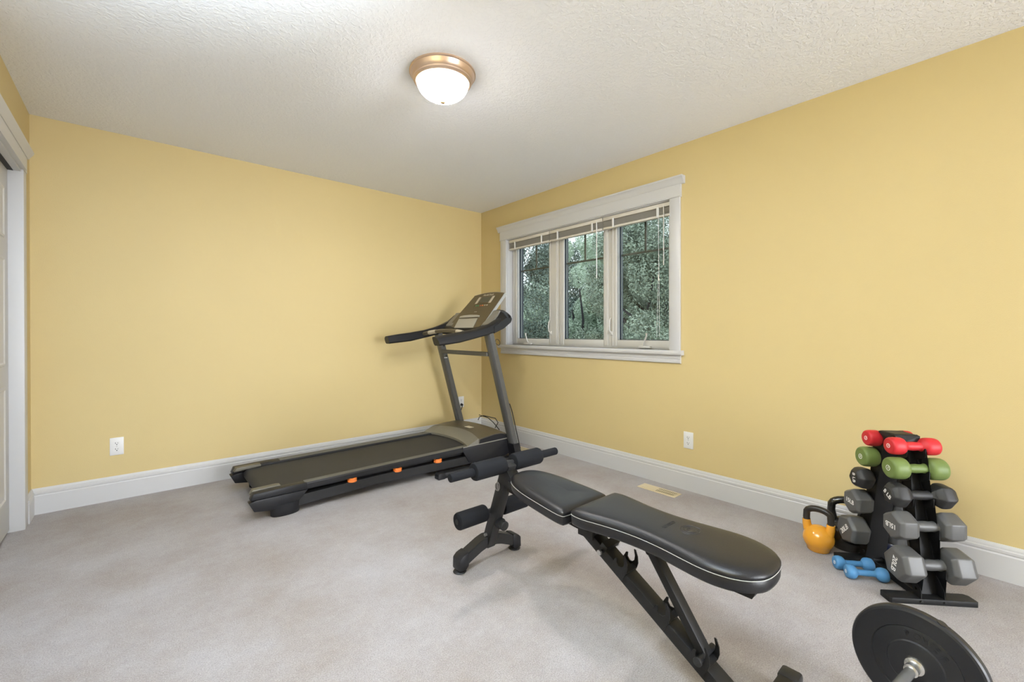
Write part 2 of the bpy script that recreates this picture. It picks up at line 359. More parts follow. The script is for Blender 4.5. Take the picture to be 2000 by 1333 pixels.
# frame of the three-lite unit with sashes; lites: right, mid, left in y
lites = [(1.692, 2.149, 'c'), (2.291, 2.739, 'f'), (2.930, 3.388, 'c')]
zb, zt = 1.043, 2.000
fy = [OY0+.004] + [v for l in lites for v in (l[0], l[1])] + [OY1-.004]
m = MB()
m.box(XF, XF+.06, OY0+.004, OY1-.004, OZ0, OZ0+.020); m.box(XF, XF+.06, OY0+.004, OY1-.004, OZ1-.02, OZ1-.004)
m.box(XF+.001, XF+.06, 2.213, 2.236, OZ0, OZ1-.01); m.box(XF+.001, XF+.06, 2.798, 2.815, OZ0, OZ1-.01)
m.build('unit_frame', 'vinyl', WT)
sash_edges = [(OY0+.006, 2.211), (2.238, 2.796), (2.817, OY1-.006)]
for (g0, g1, k), (s0, s1) in zip(lites, sash_edges):
    m = MB(); x0 = XF-.004 if k == 'c' else XF-.001; dpd = .004 if k == 'c' else .008
    m.box(x0, XF+dpd, s0, g0, OZ0+.008, OZ1-.012, bev=.002).box(x0, XF+dpd, g1, s1, OZ0+.008, OZ1-.012, bev=.002)
    m.box(x0, XF+dpd, g0-.001, g1+.001, OZ0+.008, zb, bev=.002).box(x0, XF+dpd, g0-.001, g1+.001, zt, OZ1-.012, bev=.002)
    # fine moulding ridges on the stiles
    for yy in ((s0+.018, g0-.016) if k != 'c' or s0 > 1.7 else (g0-.012,)): m.box(x0-.004, x0, yy-.002, yy+.002, OZ0+.02, OZ1-.02)
    for yy in (g1+.014, s1-.018): m.box(x0-.004, x0, yy-.002, yy+.002, OZ0+.02, OZ1-.02)
    sash = m.build('sash', 'vinyl', WT)
    dp = .044 if k == 'c' else .024
    m = MB()   # inner step: dark, white, dark
    def fr(mb, a, b_, w0, w1):
        mb.box(a, b_, g0-w1, g0+w0, zb-w1, zt+w1).box(a, b_, g1-w0, g1+w1, zb-w1, zt+w1).box(a, b_, g0, g1, zb-w1, zb+w0).box(a, b_, g0, g1, zt-w0, zt+w1)
    m2 = MB()
    if k == 'c':
        fr(m, XF+.004, XF+.010, .0008, .01); fr(m2, XF+.010, XF+.022, .0012, .01); fr(m, XF+.022, XF+dp, .003, .01)
    else:
        fr(m, XF+.008, XF+dp, .001, .01)
    m.build('gasket', 'dark_gasket', WT)
    if k == 'c': m2.build('glazing_bead', 'vinyl', WT)
    else: m2.b.free()
    m3 = MB(); fr(m3, XF+dp, XF+dp+.006, .008, .0); m3.build('spacer', 'silver', WT)
    MB().box(XF+dp-.004, XF+dp-.001, g0-.002, g1+.002, zb-.002, zt+.002).build('pane', 'glass', WT)
    ym = (g0+g1)/2; zm = 1.742
    MB().box(XF+dp+.004, XF+dp+.012, g0, g1, zm-.008, zm+.008).build('muntin', 'muntin', WT)
    MB().box(XF+dp+.004, XF+dp+.012, ym-.008, ym+.008, zm+.008, zt).build('muntin', 'muntin', WT)
    MB().box(XF+dp+.02, XF+dp+.05, g0-.06, g0-.014, zb-.06, zt+.06).box(XF+dp+.02, XF+dp+.05, g1+.014, g1+.06, zb-.06, zt+.06).box(XF+dp+.02, XF+dp+.05, g0-.06, g1+.06, zb-.06, zb-.012).build('outer_frame', 'dark_gasket', WT)
# crank operators and sash locks
def crank(y, s):
    m = MB().box(XF-.030, XF-.002, y-.050, y+.050, OZ0+.004, OZ0+.024, bev=.005)
    o = m.build('crank_base', 'vinyl', WT)
    a = Vector((XF-.022, y-.01*s, OZ0+.024)); p1 = a+Vector((-.008, .010*s, .03)); p2 = a+Vector((-.006, .030*s, .075)); p3 = p2+Vector((.0, .002*s, .022))
    MB().tube([a, p1, p2, p3], [.007, .0055, .006, .0085], 10).build('crank_handle', 'vinyl', o)
crank(1.885, -1); crank(3.215, 1)
for y in (2.205, 2.905):
    o = MB().box(XF-.016, XF-.003, y-.010, y+.010, 1.085, 1.118, bev=.003).build('lock_base', 'vinyl', WT)
    MB().tube([(XF-.014, y, 1.100), (XF-.034, y, 1.12), (XF-.040, y, 1.16), (XF-.034, y, 1.20), (XF-.020, y, 1.225)], [.005, .006, .006, .006, .004], 8).build('lock_lever', 'vinyl', o)

# ------------------------------------------------------------------ mini blinds raised to the top
def blind(y0, y1, lab, wand, cords, zlow):
    t = thing('mini_blind', lab, 'blind', (2.962, (y0+y1)/2, 2.03), group='raised mini blinds in the window')
    xc = 2.962
    MB().box(xc-.020, xc+.018, y0, y1, 2.030, 2.059, bev=.002).build('head_rail', 'blind_light', t)
    m = MB(); n = 13
    for i in range(n):
        z = 2.024 - i*(2.024-zlow-.020)/n
        off = .003*math.sin(i*2.1)
        m.loft([[(xc-.0165+off, yy, z-.0012), (xc-.008+off, yy, z+.0006), (xc+off, yy, z+.0012), (xc+.008+off, yy, z+.0006), (xc+.0165+off, yy, z-.0012), (xc+.0165+off, yy, z-.0018), (xc+off, yy, z+.0004), (xc-.0165+off, yy, z-.0018)] for yy in (y0+.002, y1-.002)])
    s = m.build('slat_stack', 'blind', t); s['kind'] = 'stuff'
    MB().box(xc-.020, xc+.014, y0+.002, y1-.002, zlow, zlow+.018, bev=.004).build('bottom_rail', 'blind_light', t)
    for f in (.17, .83):
        yc = y0+(y1-y0)*f
        MB().box(xc-.024, xc-.020, yc-.009, yc+.009, zlow+.004, 2.036, bev=.001).build('ladder_clip', 'plate', t)
    if wand: MB().cyl((xc-.028, y0+.05, 2.035), (xc-.028, y0+.05, wand), .0038, 8).build('wand', 'plate', t)
    if cords:
        yy = y0+.09
        MB().tube([(xc-.026, yy, 2.03), (xc-.028, yy+.002, 1.6), (xc-.03, yy+.015, 1.07)], .0011, 6).tube([(xc-.026, yy+.008, 2.03), (xc-.03, yy-.004, 1.6), (xc-.03, yy-.006, 1.07)], .0011, 6).build('lift_cord', 'plate', t)
        MB().cyl((xc-.029, yy, 1.535), (xc-.029, yy, 1.49), .0035, 8, r2=.006).build('tassel', 'blind_light', t)
    return t
blind(1.648, 2.254, 'ivory mini blind raised above the right-hand window lite, with wand and cords', 1.60, True, 1.958)
blind(2.262, 2.870, 'ivory mini blind raised above the middle window lite', 1.56, False, 1.956)
blind(2.878, 3.462, 'ivory mini blind raised above the left-hand window lite, next to the corner', None, False, 1.956)

# ------------------------------------------------------------------ outlets
def outlet(name, lab, loc, rot, plug=False):
    t = thing(name, lab, 'outlet', loc, rot)     # local: faces -Y, centre at origin
    MB().box(-.035, .035, -.006, 0, -.058, .058, bev=.002).build('cover_plate', 'plate', t, local=True)
    for s in (1, -1):
        zc = .0195*s
        m = MB().prism([(x*.017, zc+z*.0145) for x, z in [(-.75, 1), (.75, 1), (1, .6), (1, -.6), (.75, -1), (-.75, -1), (-1, -.6), (-1, .6)]], -.0078, -.005, 'xz')
        o = m.build('receptacle', 'plate', t, local=True)
        MB().box(-.0075, -.0050, -.0084, -.0076, zc-.002, zc+.007).box(.0045, .0065, -.0084, -.0076, zc-.001, zc+.006).cyl((0, -.0084, zc-.0075), (0, -.0076, zc-.0075), .003, 10).build('slot', 'slot', o, local=True)
    MB().cyl((0, -.0075, 0), (0, -.006, 0), .003, 10).build('screw', 'zinc', t, local=True)
    return t
outlet('wall_outlet', 'white duplex outlet on the yellow back wall, left end near the closet', (-.097, YA, .354), 0)
outlet('wall_outlet', 'white duplex outlet on the window wall, below and right of the window', (XB, 1.506, .350), R(-90))
outlet('wall_outlet', 'white duplex outlet behind the treadmill post with a black plug in it', (2.655, YA, .358), 0)

# ------------------------------------------------------------------ floor registers
def register(lab, x0, x1, y0, y1):
    t = thing('floor_register', lab, 'vent', ((x0+x1)/2, (y0+y1)/2, 0), group='floor registers along the window wall')
    m = MB().box(x0, x1, y0, y1, 0, .004, bev=.0015)
    m.build('frame', 'register', t)
    MB().box(x0+.018, x1-.018, y0+.025, y1-.025, .0035, .0046).build('duct_opening', 'reg_hole', t)
    xa, xb = x0+.016, x1-.016; L = (y1-y0-.04)
    m = MB(); n = 22
    for i in range(n+1):
        y = y0+.02+L*i/n
        s = 1 if i > n/2 else -1
        m.prism([(y-.0035, .0044), (y+.0035+.001*s, .0044), (y+.0028+.003*s, .0072), (y-.0015+.003*s, .0072)], xa, xb, 'yz')
    m.box((x0+x1)/2-.002, (x0+x1)/2+.002, y0+.02, y1-.02, .0044, .0074)
    m.build('louver', 'register', t)
register('almond metal floor register on the carpet below the window wall outlet', 2.718, 2.818, 1.497, 1.783)
register('almond metal floor register beside the front of the treadmill', 2.718, 2.818, 2.960, 3.246)

# ------------------------------------------------------------------ ceiling light
LX, LY = 1.197, 1.928
t = thing('ceiling_light', 'lit flush-mount ceiling light with frosted glass bowl and brushed bronze ring', 'lamp', (LX, LY, 2.44))
MB().lathe([(.120, 2.44), (.166, 2.44), (.168, 2.436), (.168, 2.431), (.163, 2.428), (.156, 2.412), (.151, 2.402), (.148, 2.400), (.147, 2.393), (.141, 2.388), (.137, 2.384), (.130, 2.386), (.120, 2.40)], n=64, org=(LX, LY, 0)).build('ring', 'bronze', t)
pr = [(.133*math.cos(a), 2.392-.091*math.sin(a)) for a in [PI/2*i/14 for i in range(15)]]
MB().lathe([(.10, 2.41)]+pr, n=48, org=(LX, LY, 0)).build('glass_bowl', 'lamp_glass', t)
MB().lathe([(.0, 2.305), (.013, 2.303), (.0165, 2.298), (.0165, 2.294), (.011, 2.286), (.006, 2.283), (.0, 2.282)], n=20, org=(LX, LY, 0)).build('finial', 'finial', t)

# ------------------------------------------------------------------ treadmill (runs along the back wall)
T = thing('treadmill', 'dark grey folding treadmill along the back wall with tilted console and orange cushions', 'treadmill', (1.50, 3.255, 0))
YN, YF = 2.905, 3.610
def zt(x): return .167+.009*(x-.5)
def rail(y0, y1, lip):
    m = MB(); rings = []
    for x in (.60, 1.2, 1.8, 2.44):
        z = zt(x)
        pts = [(y0, z-.036), (y0, z-.008), (y0+.008, z), (y1-.006, z+.002), (y1, z-.004), (y1, z-.036)]
        rings.append([(x, y, zz) for y, zz in pts])
    m.loft(rings); o = m.build('foot_rail', 'black_plastic', T, ang=25)
    MB().loft([[(x, y0+.009, zt(x)-.002), (x, y0+.009, zt(x)+.0022), (x, y1-.008, zt(x)+.0036), (x, y1-.008, zt(x)-.002)] for x in (.80, 1.2, 1.8, 2.44)]).build('rail_tread', 'rail_plastic', o); return o
rail(YN, YN+.056, 0); rail(YF-.085, YF, 0)
# grip ridges on the rails
for (y0, y1) in ((YN+.012, YN+.050), (YF-.075, YF-.012)):
    m = MB(); n = 7
    for i in range(n):
        y = y0+(y1-y0)*i/(n-1)
        m.loft([[(x, y-.0012, zt(x)+.002), (x, y+.0012, zt(x)+.002), (x, y+.0008, zt(x)+.0046), (x, y-.0008, zt(x)+.0046)] for x in (.80, 1.5, 2.05)])
    m.build('grip_rib', 'rail_plastic', T)
# belt looped over the rear roller
m = MB(); prof = [(2.38, zt(2.38)-.012), (1.4, zt(1.4)-.012), (.600, zt(.6)-.012)]
for i in range(1, 9):
    a = PI/2+PI*i/8; prof.append((.600+.036*math.cos(a), zt(.6)-.048+.036*math.sin(a)))
prof += [(1.4, zt(1.4)-.084), (2.38, zt(2.38)-.084)]
inner = [(x+(.004 if x < .61 else 0), z+(-.004 if z > .12 else .004)) for x, z in prof]
m.loft([[(x, 2.968, z) for x, z in prof+inner[::-1]], [(x, 3.518, z) for x, z in prof+inner[::-1]]])
m.build('belt', 'belt', T)
m = MB().box(.66, 2.38, 2.975, 3.51, .118, .145); m.build('deck', 'black_plastic', T)
MB().cyl((.603, 2.94, .119), (.603, 3.545, .119), .030, 20).build('rear_roller', 'black_steel', T)
# rear end caps with foot
def end_cap(side):
    y0, y1 = (YN-.004, YN+.050) if side == 'near' else (YF-.062, YF+.004)
    yin = (YN+.050, YN+.092) if side == 'near' else (YF-.100, YF-.058)
    m = MB()
    low = [(.492, .118), (.520, .062), (.605, .050), (.765, .074), (.815, .128), (.530, .128)]
    m.prism(low, y0, y1, 'xz', bev=.004)
    m.prism([(.500, .130), (.516, .168), (.72, zt(.72)+.003), (.81, zt(.8)+.002), (.815, .130)], y0+.001, y1, 'xz', bev=.004)
    o = m.build('end_cap', 'black_plastic', T, ang=30)
    MB().prism([(.506, .150), (.522, .176), (.650, zt(.65)+.010), (.672, zt(.67)+.006), (.672, .160)], yin[0] if side == 'near' else yin[0], yin[1] if side == 'near' else yin[1], 'xz', bev=.003).build('belt_guard', 'rail_plastic', o)
    m = MB(); yc = (y0+y1)/2
    def el(rx, ry, z): return [(.690+rx*math.cos(2*PI*k/28), yc+ry*math.sin(2*PI*k/28), z) for k in range(28)]
    m.loft([el(.072, .030, 0), el(.080, .034, .006), el(.082, .036, .030), el(.085, .038, .072)]); m.build('rubber_foot', 'black_plastic', o)
end_cap('near'); end_cap('far')
# lower frame tubes
for y0 in (YN+.006, YF-.052):
    MB().loft([[(x, y0, b), (x, y0, t), (x, y0+.046, t), (x, y0+.046, b)] for x, b, t in ((.72, .036, .098), (1.28, .056, .114), (2.10, .040, .102))]).build('frame_tube', 'charcoal', T)
for xx in (1.00, 1.98): MB().box(xx, xx+.04, YN+.03, YF-.03, .058, .100).build('cross_member', 'black_steel', T)
MB().box(.80, 2.05, YN+.052, YN+.058, .112, .145).build('deck_side', 'black_steel', T)
# orange deck cushions
for x in (1.100, 1.428, 1.764):
    for y in (YN+.022, YF-.022):
        o = MB().lathe([(.024, .106), (.031, .108), (.031, .116), (.029, .118), (.031, .120), (.031, .130), (.026, .133)], n=24, org=(x, y, 0)).build('cushion', 'orange', T)
        MB().lathe([(.018, .128), (.018, .145)], n=16, org=(x, y, 0)).build('cushion_post', 'black_steel', o)
# front side covers
for y0, y1 in ((YN-.002, YN+.040), (YF-.040, YF+.002)):
    MB().prism([(1.985, .150), (2.045, .052), (2.12, .042), (2.42, .038), (2.47, .055), (2.475, .160), (2.44, .186), (1.985, .184)], y0, y1, 'xz', bev=.003).build('side_cover', 'black_plastic', T)
# motor hood: curved, lighter band at the walking side
def hood_x0(y): 
    t = (y-3.257)/.352; return 2.028+.070*(1-t*t)
def hood_section(y, xs, zs, sh=1.0):
    return None
ys = [2.905+ .705*i/16 for i in range(17)]
def crown(y): t = (y-3.257)/.352; return .018*(1-t*t)
def hz(f, y): return crown(y)
m = MB(); rings = []
for y in ys:
    x0 = hood_x0(y); c = crown(y)
    rings.append([(x0, y, .172), (x0+.002, y, .186+c*.3), (x0+.018, y, .193+c*.5), (x0+.105, y, .228+c*.8), (x0+.113, y, .226+c), (x0+.113, y, .172)])
m.loft(rings); m.build('hood_band', 'champagne', T, ang=30)
m = MB(); rings = []
for y in ys:
    x0 = hood_x0(y)+.113; c = crown(y)
    rings.append([(x0, y, .172), (x0, y, .2285+c*.85), (2.25, y, .240+c), (2.37, y, .243+c), (2.425, y, .236+c), (2.450, y, .215+c), (2.455, y, .172)])
m.loft(rings); hood = m.build('motor_hood', 'bronze_plastic', T, ang=30)
for y0, y1 in ((YN-.003, YN-.0005), (YF+.0005, YF+.003)):
    MB().prism([(2.145, .186), (2.155, .222), (2.30, .238), (2.38, .236), (2.435, .222), (2.45, .190)], y0, y1, 'xz').build('hood_side', 'black_plastic', T)
MB().box(2.235, 2.285, 3.17, 3.25, .259, .2605).build('hood_sticker', 'print', hood)
MB().box(2.30, 2.46, YN+.05, YF-.05, .05, .17).build('motor_housing', 'black_steel', T)
MB().prism([(1.985, .187), (2.05, .1875), (2.47, .192), (2.475, .184), (1.985, .180)], YN-.004, YN+.002, 'xz').build('trim_line', 'tray_grey', T)
# uprights
def postx(z): return 2.518-.28*z           # centre line
for y0, y1 in ((2.822, 2.902), (3.614, 3.694)):
    m = MB(); rings = []
    for z in (.135, .5, 1.00, 1.135):
        xc = postx(z); hx = .029
        rings.append([(xc-hx+.010, y0, z), (xc+hx-.006, y0, z), (xc+hx, y0+.008, z), (xc+hx, y1-.008, z), (xc+hx-.006, y1, z), (xc-hx+.010, y1, z), (xc-hx, y1-.012, z), (xc-hx, y0+.012, z)])
    m.loft(rings); up = m.build('upright', 'grey_metal', T, ang=50)
    m = MB(); rings = []
    for z, e in ((0.0, .010), (.06, .006), (.150, .004)):
        xc = postx(z); hx = .029+e
        rings.append([(xc-hx, y0-e, z), (xc+hx, y0-e, z), (xc+hx, y1+e, z), (xc-hx, y1+e, z)])
    m.loft(rings); m.build('upright_boot', 'black_plastic', T)
    if y0 > 3: 
        MB().box(postx(.872)-.020, postx(.872)+.014, y0-.0012, y0+.001, .860, .866).build('label_strip', 'plate', up)
        for z in (.978, .880): MB().cyl((postx(z)+.004, y0-.006, z), (postx(z)+.004, y0+.002, z), .007, 6).build('bolt', 'black_steel', up)
    # floor rail with end cap
    MB().box(1.735, 2.62, y0+.006, y0+.056, .003, .043, bev=.004).build('base_rail', 'black_steel', T)
    o = MB().prism([(1.708, .006), (1.712, .038), (1.722, .046), (1.772, .046), (1.772, 0), (1.714, 0)], y0+.003, y0+.059, 'xz', bev=.002).build('base_cap', 'black_plastic', T)
    MB().cyl((2.58, y0+.012, .03), (2.58, y0+.05, .03), .030, 20, bev=.004).build('transport_wheel', 'black_plastic', T)
MB().obox((2.235, 2.90, .925), (2.235, 3.62, .925), .022, .036, side=(1, 0, 0), bev=.003).build('cross_bar', 'grey_metal', T)
MB().obox((2.54, 2.86, .05), (2.54, 3.66, .05), .045, .045, side=(1, 0, 0)).build('front_cross_tube', 'black_steel', T)
MB().tube([(postx(z)+.033+dx, 2.824, z) for z, dx in ((.50, -.004), (.44, .004), (.36, .005), (.27, .003), (.16, .004), (.10, .006))], .004, 8).build('cable', 'black_plastic', T)
MB().tube([(postx(.99)+.034, 2.85, 1.03)]+[(2.300+.022*math.cos(a), 2.85+.02*math.sin(a)*.5, 1.025+.026*math.sin(a)) for a in [PI*.8-2*PI*i/16 for i in range(15)]]+[(postx(.99)+.03, 2.85, 1.00)], .0028, 8).build('cable_loop', 'black_plastic', T)
# handrail arms: swept section along an x-z path, top chamfered toward the inside
def arm(side):
    s = 1 if side == 'near' else -1
    yo = 2.815 if side == 'near' else 3.700   # outer face
    path = [(1.698, 1.008, 1.074, .082), (1.80, 1.016, 1.091, .085), (1.903, 1.028, 1.106, .088), (2.057, 1.060, 1.130, .090), (2.16, 1.082, 1.156, .090), (2.237, 1.102, 1.182, .092), (2.336, 1.138, 1.226, .10)]
    if side == 'far': path = [(x-.02 if i < 2 else x, b, t, w_) for i, (x, b, t, w_) in enumerate(path)]
    m = MB(); rings = []
    for i, (x, b, t, wd) in enumerate(path):
        h = t-b
        sk = .022 if i == 0 else 0
        pts = [(yo+s*.010, b), (yo, b+.010), (yo, b+h*.50), (yo+s*.012, b+h*.80), (yo+s*.040, t), (yo+s*(wd-.010), t), (yo+s*wd, t-.012), (yo+s*wd, b+.012), (yo+s*(wd-.01), b)]
        rings.append([(x-sk*(zz-b)/h+.02*(i == 0), y, zz) for y, zz in pts])
    m.loft(rings); a = m.build('handrail_arm', 'black_plastic', T, ang=30)
    return a
arm('near'); arm('far')
# console pod: rounded body between the arms, nose bulging forward
m = MB(); rings = []
n = 14
for i in range(n+1):
    y = 2.812+(3.703-2.812)*i/n; t = abs((y-3.2575)/.4455); e = (1-t**6)
    up_ = .0
    x1 = 2.425+.125*(1-t**3); zt1 = 1.228+.085*(1-t**6); rim = 1 if t > .5 else max(0, (t-.3)/.2)
    pts = [(2.235, 1.100-.01*e), (2.336, 1.140-.03*e), (x1-.005, 1.205-.02*e), (x1, 1.224), (x1-.012, 1.245+.02*e), (2.400+.04*e, zt1-.035*(1-rim)), (2.372+.015*e, 1.232+.070*e-.01*(1-rim)), (2.355, 1.225+.03*e-.012*(1-rim)), (2.30, 1.192-.012*(1-rim)), (2.235, 1.150-.008*(1-rim))]
    rings.append([(x, y, z) for x, z in pts])
m.loft(rings); pod = m.build('console_pod', 'black_plastic', T, ang=40)
# silver cup-tray inserts either side of the display board
for y0, y1 in ((2.915, 3.020), (3.490, 3.600)):
    m = MB()
    pts = [(2.262, 1.165), (2.262, 1.180), (2.300, 1.212), (2.352, 1.262), (2.380, 1.300), (2.388, 1.290), (2.360, 1.235), (2.30, 1.180)]
    m.prism(pts, y0, y1, 'xz', bev=.006); m.build('tray_insert', 'tray_grey', pod)
# display board (tilted): local frame t up the board, y across
ca = Vector((2.260, 3.255, 1.165)); ct = Vector((.25, 0, .30)).normalized(); cn = Vector((-.30, 0, .25)).normalized()
def cpt(y, s, h=0): return ca + ct*s + cn*h + Vector((0, y-3.255, 0))
def board(outline, h0, h1, nm, mt, par, ins=0.0):
    m = MB(); A = m.ring([cpt(y, s, h0) for y, s in outline]); B = m.ring([cpt(y, s, h1) for y, s in outline]); m.bridge(A, B); m.b.faces.new(A[::-1]); m.b.faces.new(B)
    return m.build(nm, mt, par, ang=30)
def outline(g):
    o = [(3.095-.0, -.030+g), (3.035+g, -.016+g), (3.010+g, .012+g)]
    o += [(3.003+g, .375), (3.003+g, .390-g)]
    o += [(3.003+g+(.462-2*g)*k/10, .390-g+.026*math.sin(PI*k/10)) for k in range(1, 10)]
    o += [(3.465-g, .390-g), (3.465-g, .375), (3.535-g, .060), (3.538-g, .020), (3.49, -.012+g), (3.42, -.030+g)]
    return o
bd = board(outline(0), -.026, 0, 'display_board', 'silver', T)
fc = board(outline(.006), -.001, .003, 'control_face', 'console', T)
def crect(y0, y1, s0, s1): return [(y0, s0), (y1, s0), (y1, s1), (y0, s1)]
board(crect(3.118, 3.358, .272, .356), .003, .0045, 'screen_bezel', 'print', fc)
board(crect(3.150, 3.322, .268, .360), .0045, .0052, 'screen_surround', 'console', fc)
board(crect(3.160, 3.305, .282, .350), .0052, .0058, 'screen', 'lcd', fc)
for i in range(7):
    y = 3.345-.033*i; board(crect(y-.009, y+.006, .238, .250), .003, .0052, 'button', ['console', 'btn_green', 'btn_green', 'btn_red', 'orange', 'print', 'print'][i], fc)
for s, ww in ((.205, .10), (.190, .13)):
    for k in range(6): board(crect(3.25-ww+ww*2*k/6, 3.25-ww+ww*2*k/6+.022, s, s+.004), .003, .0036, 'printed_mark', 'rail_plastic', fc)
board(crect(3.235, 3.275, .165, .171), .003, .0045, 'button', 'silver', fc)
board([(3.140, .098), (3.450, .098), (3.445, .116), (3.40, .124), (3.30, .128), (3.19, .124), (3.145, .116)], .003, .010, 'tablet_ledge', 'silver', fc)
board([(3.120, -.026), (3.420, -.026), (3.445, .085), (3.150, .085)], .003, .006, 'tablet_rest', 'silver', fc)
lm = Matrix((Vector((0, -1, 0)), ct, cn)).transposed().to_4x4(); lm.translation = cpt(3.232, .378, .0045) - Vector(T.location)
lg = text_mesh('logo', 'NordicTrack', .030, lm, 'print', fc)
# pulse grip bar between the arms
pts = [(2.030+.035*math.sin(PI*i/10), 2.895+.735*i/10, 1.094+.030*math.sin(PI*i/10)) for i in range(11)]
MB().tube(pts, .017, 14).build('grip_bar', 'bronze_plastic', T)
for i0 in (1, 7):
    seg = [Vector(pts[i0]), Vector(pts[i0+1]), Vector(pts[i0+2])]
    MB().tube([seg[0].lerp(seg[1], .3), seg[1], seg[1].lerp(seg[2], .7)], .0185, 14).build('pulse_sensor', 'print', T)
# power cord, plug and the loose loops behind the hood
MB().cyl((2.655, 3.925, .330), (2.652, 3.893, .328), .015, 12, r2=.012).tube([(2.652, 3.895, .328), (2.640, 3.875, .316), (2.622, 3.870, .285), (2.60, 3.87, .20), (2.57, 3.85, .08), (2.55, 3.80, .012), (2.58, 3.66, .008)], .0045, 8).build('power_cord', 'black_plastic', T)
MB().tube([(2.50, 3.40, .262), (2.53, 3.42, .285), (2.55, 3.38, .30), (2.57, 3.32, .295), (2.60, 3.26, .285), (2.60, 3.22, .25), (2.58, 3.24, .20)], .004, 8).tube([(2.54, 3.44, .30), (2.57, 3.34, .285), (2.585, 3.27, .245), (2.60, 3.20, .185)], .004, 8).build('loose_cord', 'black_plastic', T)

# ------------------------------------------------------------------ weight bench (runs along y)
BX = 1.303
Bn = thing('weight_bench', 'black adjustable weight bench with two upholstered pads, foam leg rollers and white stitching', 'bench', (BX, 1.05, 0))
def pad(nm, outl, zf, h):
    # outl: list of (halfwidth, y) ordered; symmetric about BX. zf(y) = seam height, h = depth below seam
    ptsR = [(BX+a, y) for a, y in outl]; ptsL = [(BX-a, y) for a, y in outl[::-1]]
    P_ = ptsR+ptsL
    # resample smoothly
    def chaikin(p, it=2):
        for _ in range(it):
            q = []
            for i in range(len(p)):
                a = p[i]; b = p[(i+1) % len(p)]
                q += [(a[0]*.75+b[0]*.25, a[1]*.75+b[1]*.25), (a[0]*.25+b[0]*.75, a[1]*.25+b[1]*.75)]
            p = q
        return p
    P_ = chaikin(P_, 2); n = len(P_)
    def inset(d):
        out = []
        for i in range(n):
            a = Vector(P_[i-2]); c = Vector(P_[(i+2) % n]); t = (c-a).normalized(); nn = Vector((-t.y, t.x))
            out.append((P_[i][0]+nn.x*d, P_[i][1]+nn.y*d))
        return out
    area2 = sum(P_[i][0]*P_[(i+1) % n][1]-P_[(i+1) % n][0]*P_[i][1] for i in range(n)); sg = 1 if area2 > 0 else -1
    W_ = max(abs(p[0]-BX) for p in P_); y0_, y1_ = min(p[1] for p in P_), max(p[1] for p in P_); ym_ = (y0_+y1_)/2; L_ = (y1_-y0_)/2
    def rg(d, dz):
        if d > .006: return [(BX+(x-BX)*(1-d/W_), ym_+(y-ym_)*(1-d/L_), zf(y)+dz) for x, y in P_]
        return [(x, y, zf(y)+dz) for x, y in inset(d*sg)]
    m = MB()
    m.loft([rg(.012, -h), rg(.003, -h+.002), rg(0, -h+.010), rg(-.001, -.004), rg(.0012, -.001), rg(-.0015, .003), rg(-.001, .008), rg(.004, .0145), rg(.012, .020), rg(.025, .0235), rg(.045, .0255), rg(.075, .0268), rg(.11, .0272)])
    o = m.build(nm, 'leather', Bn, ang=60)
    seam = [(x, y, z) for x, y, z in rg(-.0012, -.0015)]
    MB().tube(seam, .0010, 6, closed=True).build('stitching', 'stitch', o)
    return o
back_out = [(.118, 1.045), (.132, 1.038), (.135, .99), (.121, .93), (.108, .86), (.102, .78), (.108, .70), (.120, .63), (.128, .575), (.127, .53), (.115, .485), (.088, .448), (.045, .424)]
bp = pad('back_pad', back_out, lambda y: .462, .038)
seat_out = [(.118, 1.075), (.133, 1.085), (.133, 1.14), (.127, 1.22), (.120, 1.30), (.106, 1.37), (.080, 1.43), (.035, 1.462)]
sp = pad('seat_pad', seat_out, lambda y: .440+.070*(y-1.07), .038)
# embossed emblem on the back pad
m = MB()
for r_ in (.034, .026, .015):
    a0, a1 = ((.2*PI, 1.8*PI) if r_ < .03 else (-.15*PI, 1.1*PI))
    m.tube([(BX+.012+r_*math.cos(a0+(a1-a0)*i/20), .668+r_*math.sin(a0+(a1-a0)*i/20), .4884) for i in range(21)], .0019, 5)
m.build('embossed_emblem', 'leather', bp)
em = Matrix.Identity(4); em.translation = Vector((BX, .735, .4886)) - Vector(Bn.location)
text_mesh('embossed_lettering', 'FLYBIRD', .018, em, 'leather', bp, .0014)
# rails under the pads
MB().box(BX-.020, BX+.020, .486, 1.04, .388, .426, bev=.002).prism([(.462, .426), (.462, .408), (.478, .374), (.53, .374), (.53, .426)], BX-.0205, BX+.0205, 'yz').build('pad_rail', 'black_steel', Bn)
MB().obox((BX, 1.02, .372), (BX, 1.52, .405), .046, .038, side=(1, 0, 0), bev=.002).build('seat_rail', 'black_steel', Bn)
MB().box(BX-.055, BX+.055, 1.13, 1.17, .392, .400).box(BX-.055, BX+.055, 1.33, 1.37, .404, .412).build('seat_bracket', 'black_steel', Bn)
# main beam down to the rear foot
def beam_z(y): return .362+(y-1.027)*.58
sl = Vector((0, -1, -.58)).normalized(); bn_ = Vector((0, -.58, 1)).normalized()*-1
cy0, cy1 = 1.075, .430
off = Vector((0, .58, -1)).normalized()*.020
def onb(y, d=0): return Vector((BX, y, beam_z(y)))-Vector((0, .58, -1)).normalized()*d
MB().obox(onb(cy0)+off, onb(.475)+off, .060, .040, side=(1, 0, 0), bev=.006).build('main_beam', 'black_steel', Bn)
MB().box(BX-.19, BX+.19, .428, .478, .020, .068, bev=.006).build('rear_foot_bar', 'black_steel', Bn)
for s in (-1, 1):
    MB().box(BX+s*.205-.028, BX+s*.205+.028, .424, .482, .006, .072, bev=.010).build('foot_cap', 'charcoal', Bn)
    MB().lathe([(.026, 0), (.027, .004), (.016, .008), (.014, .02)], n=20, org=(BX+s*.205, .453, 0)).build('foot_pad', 'charcoal', Bn)
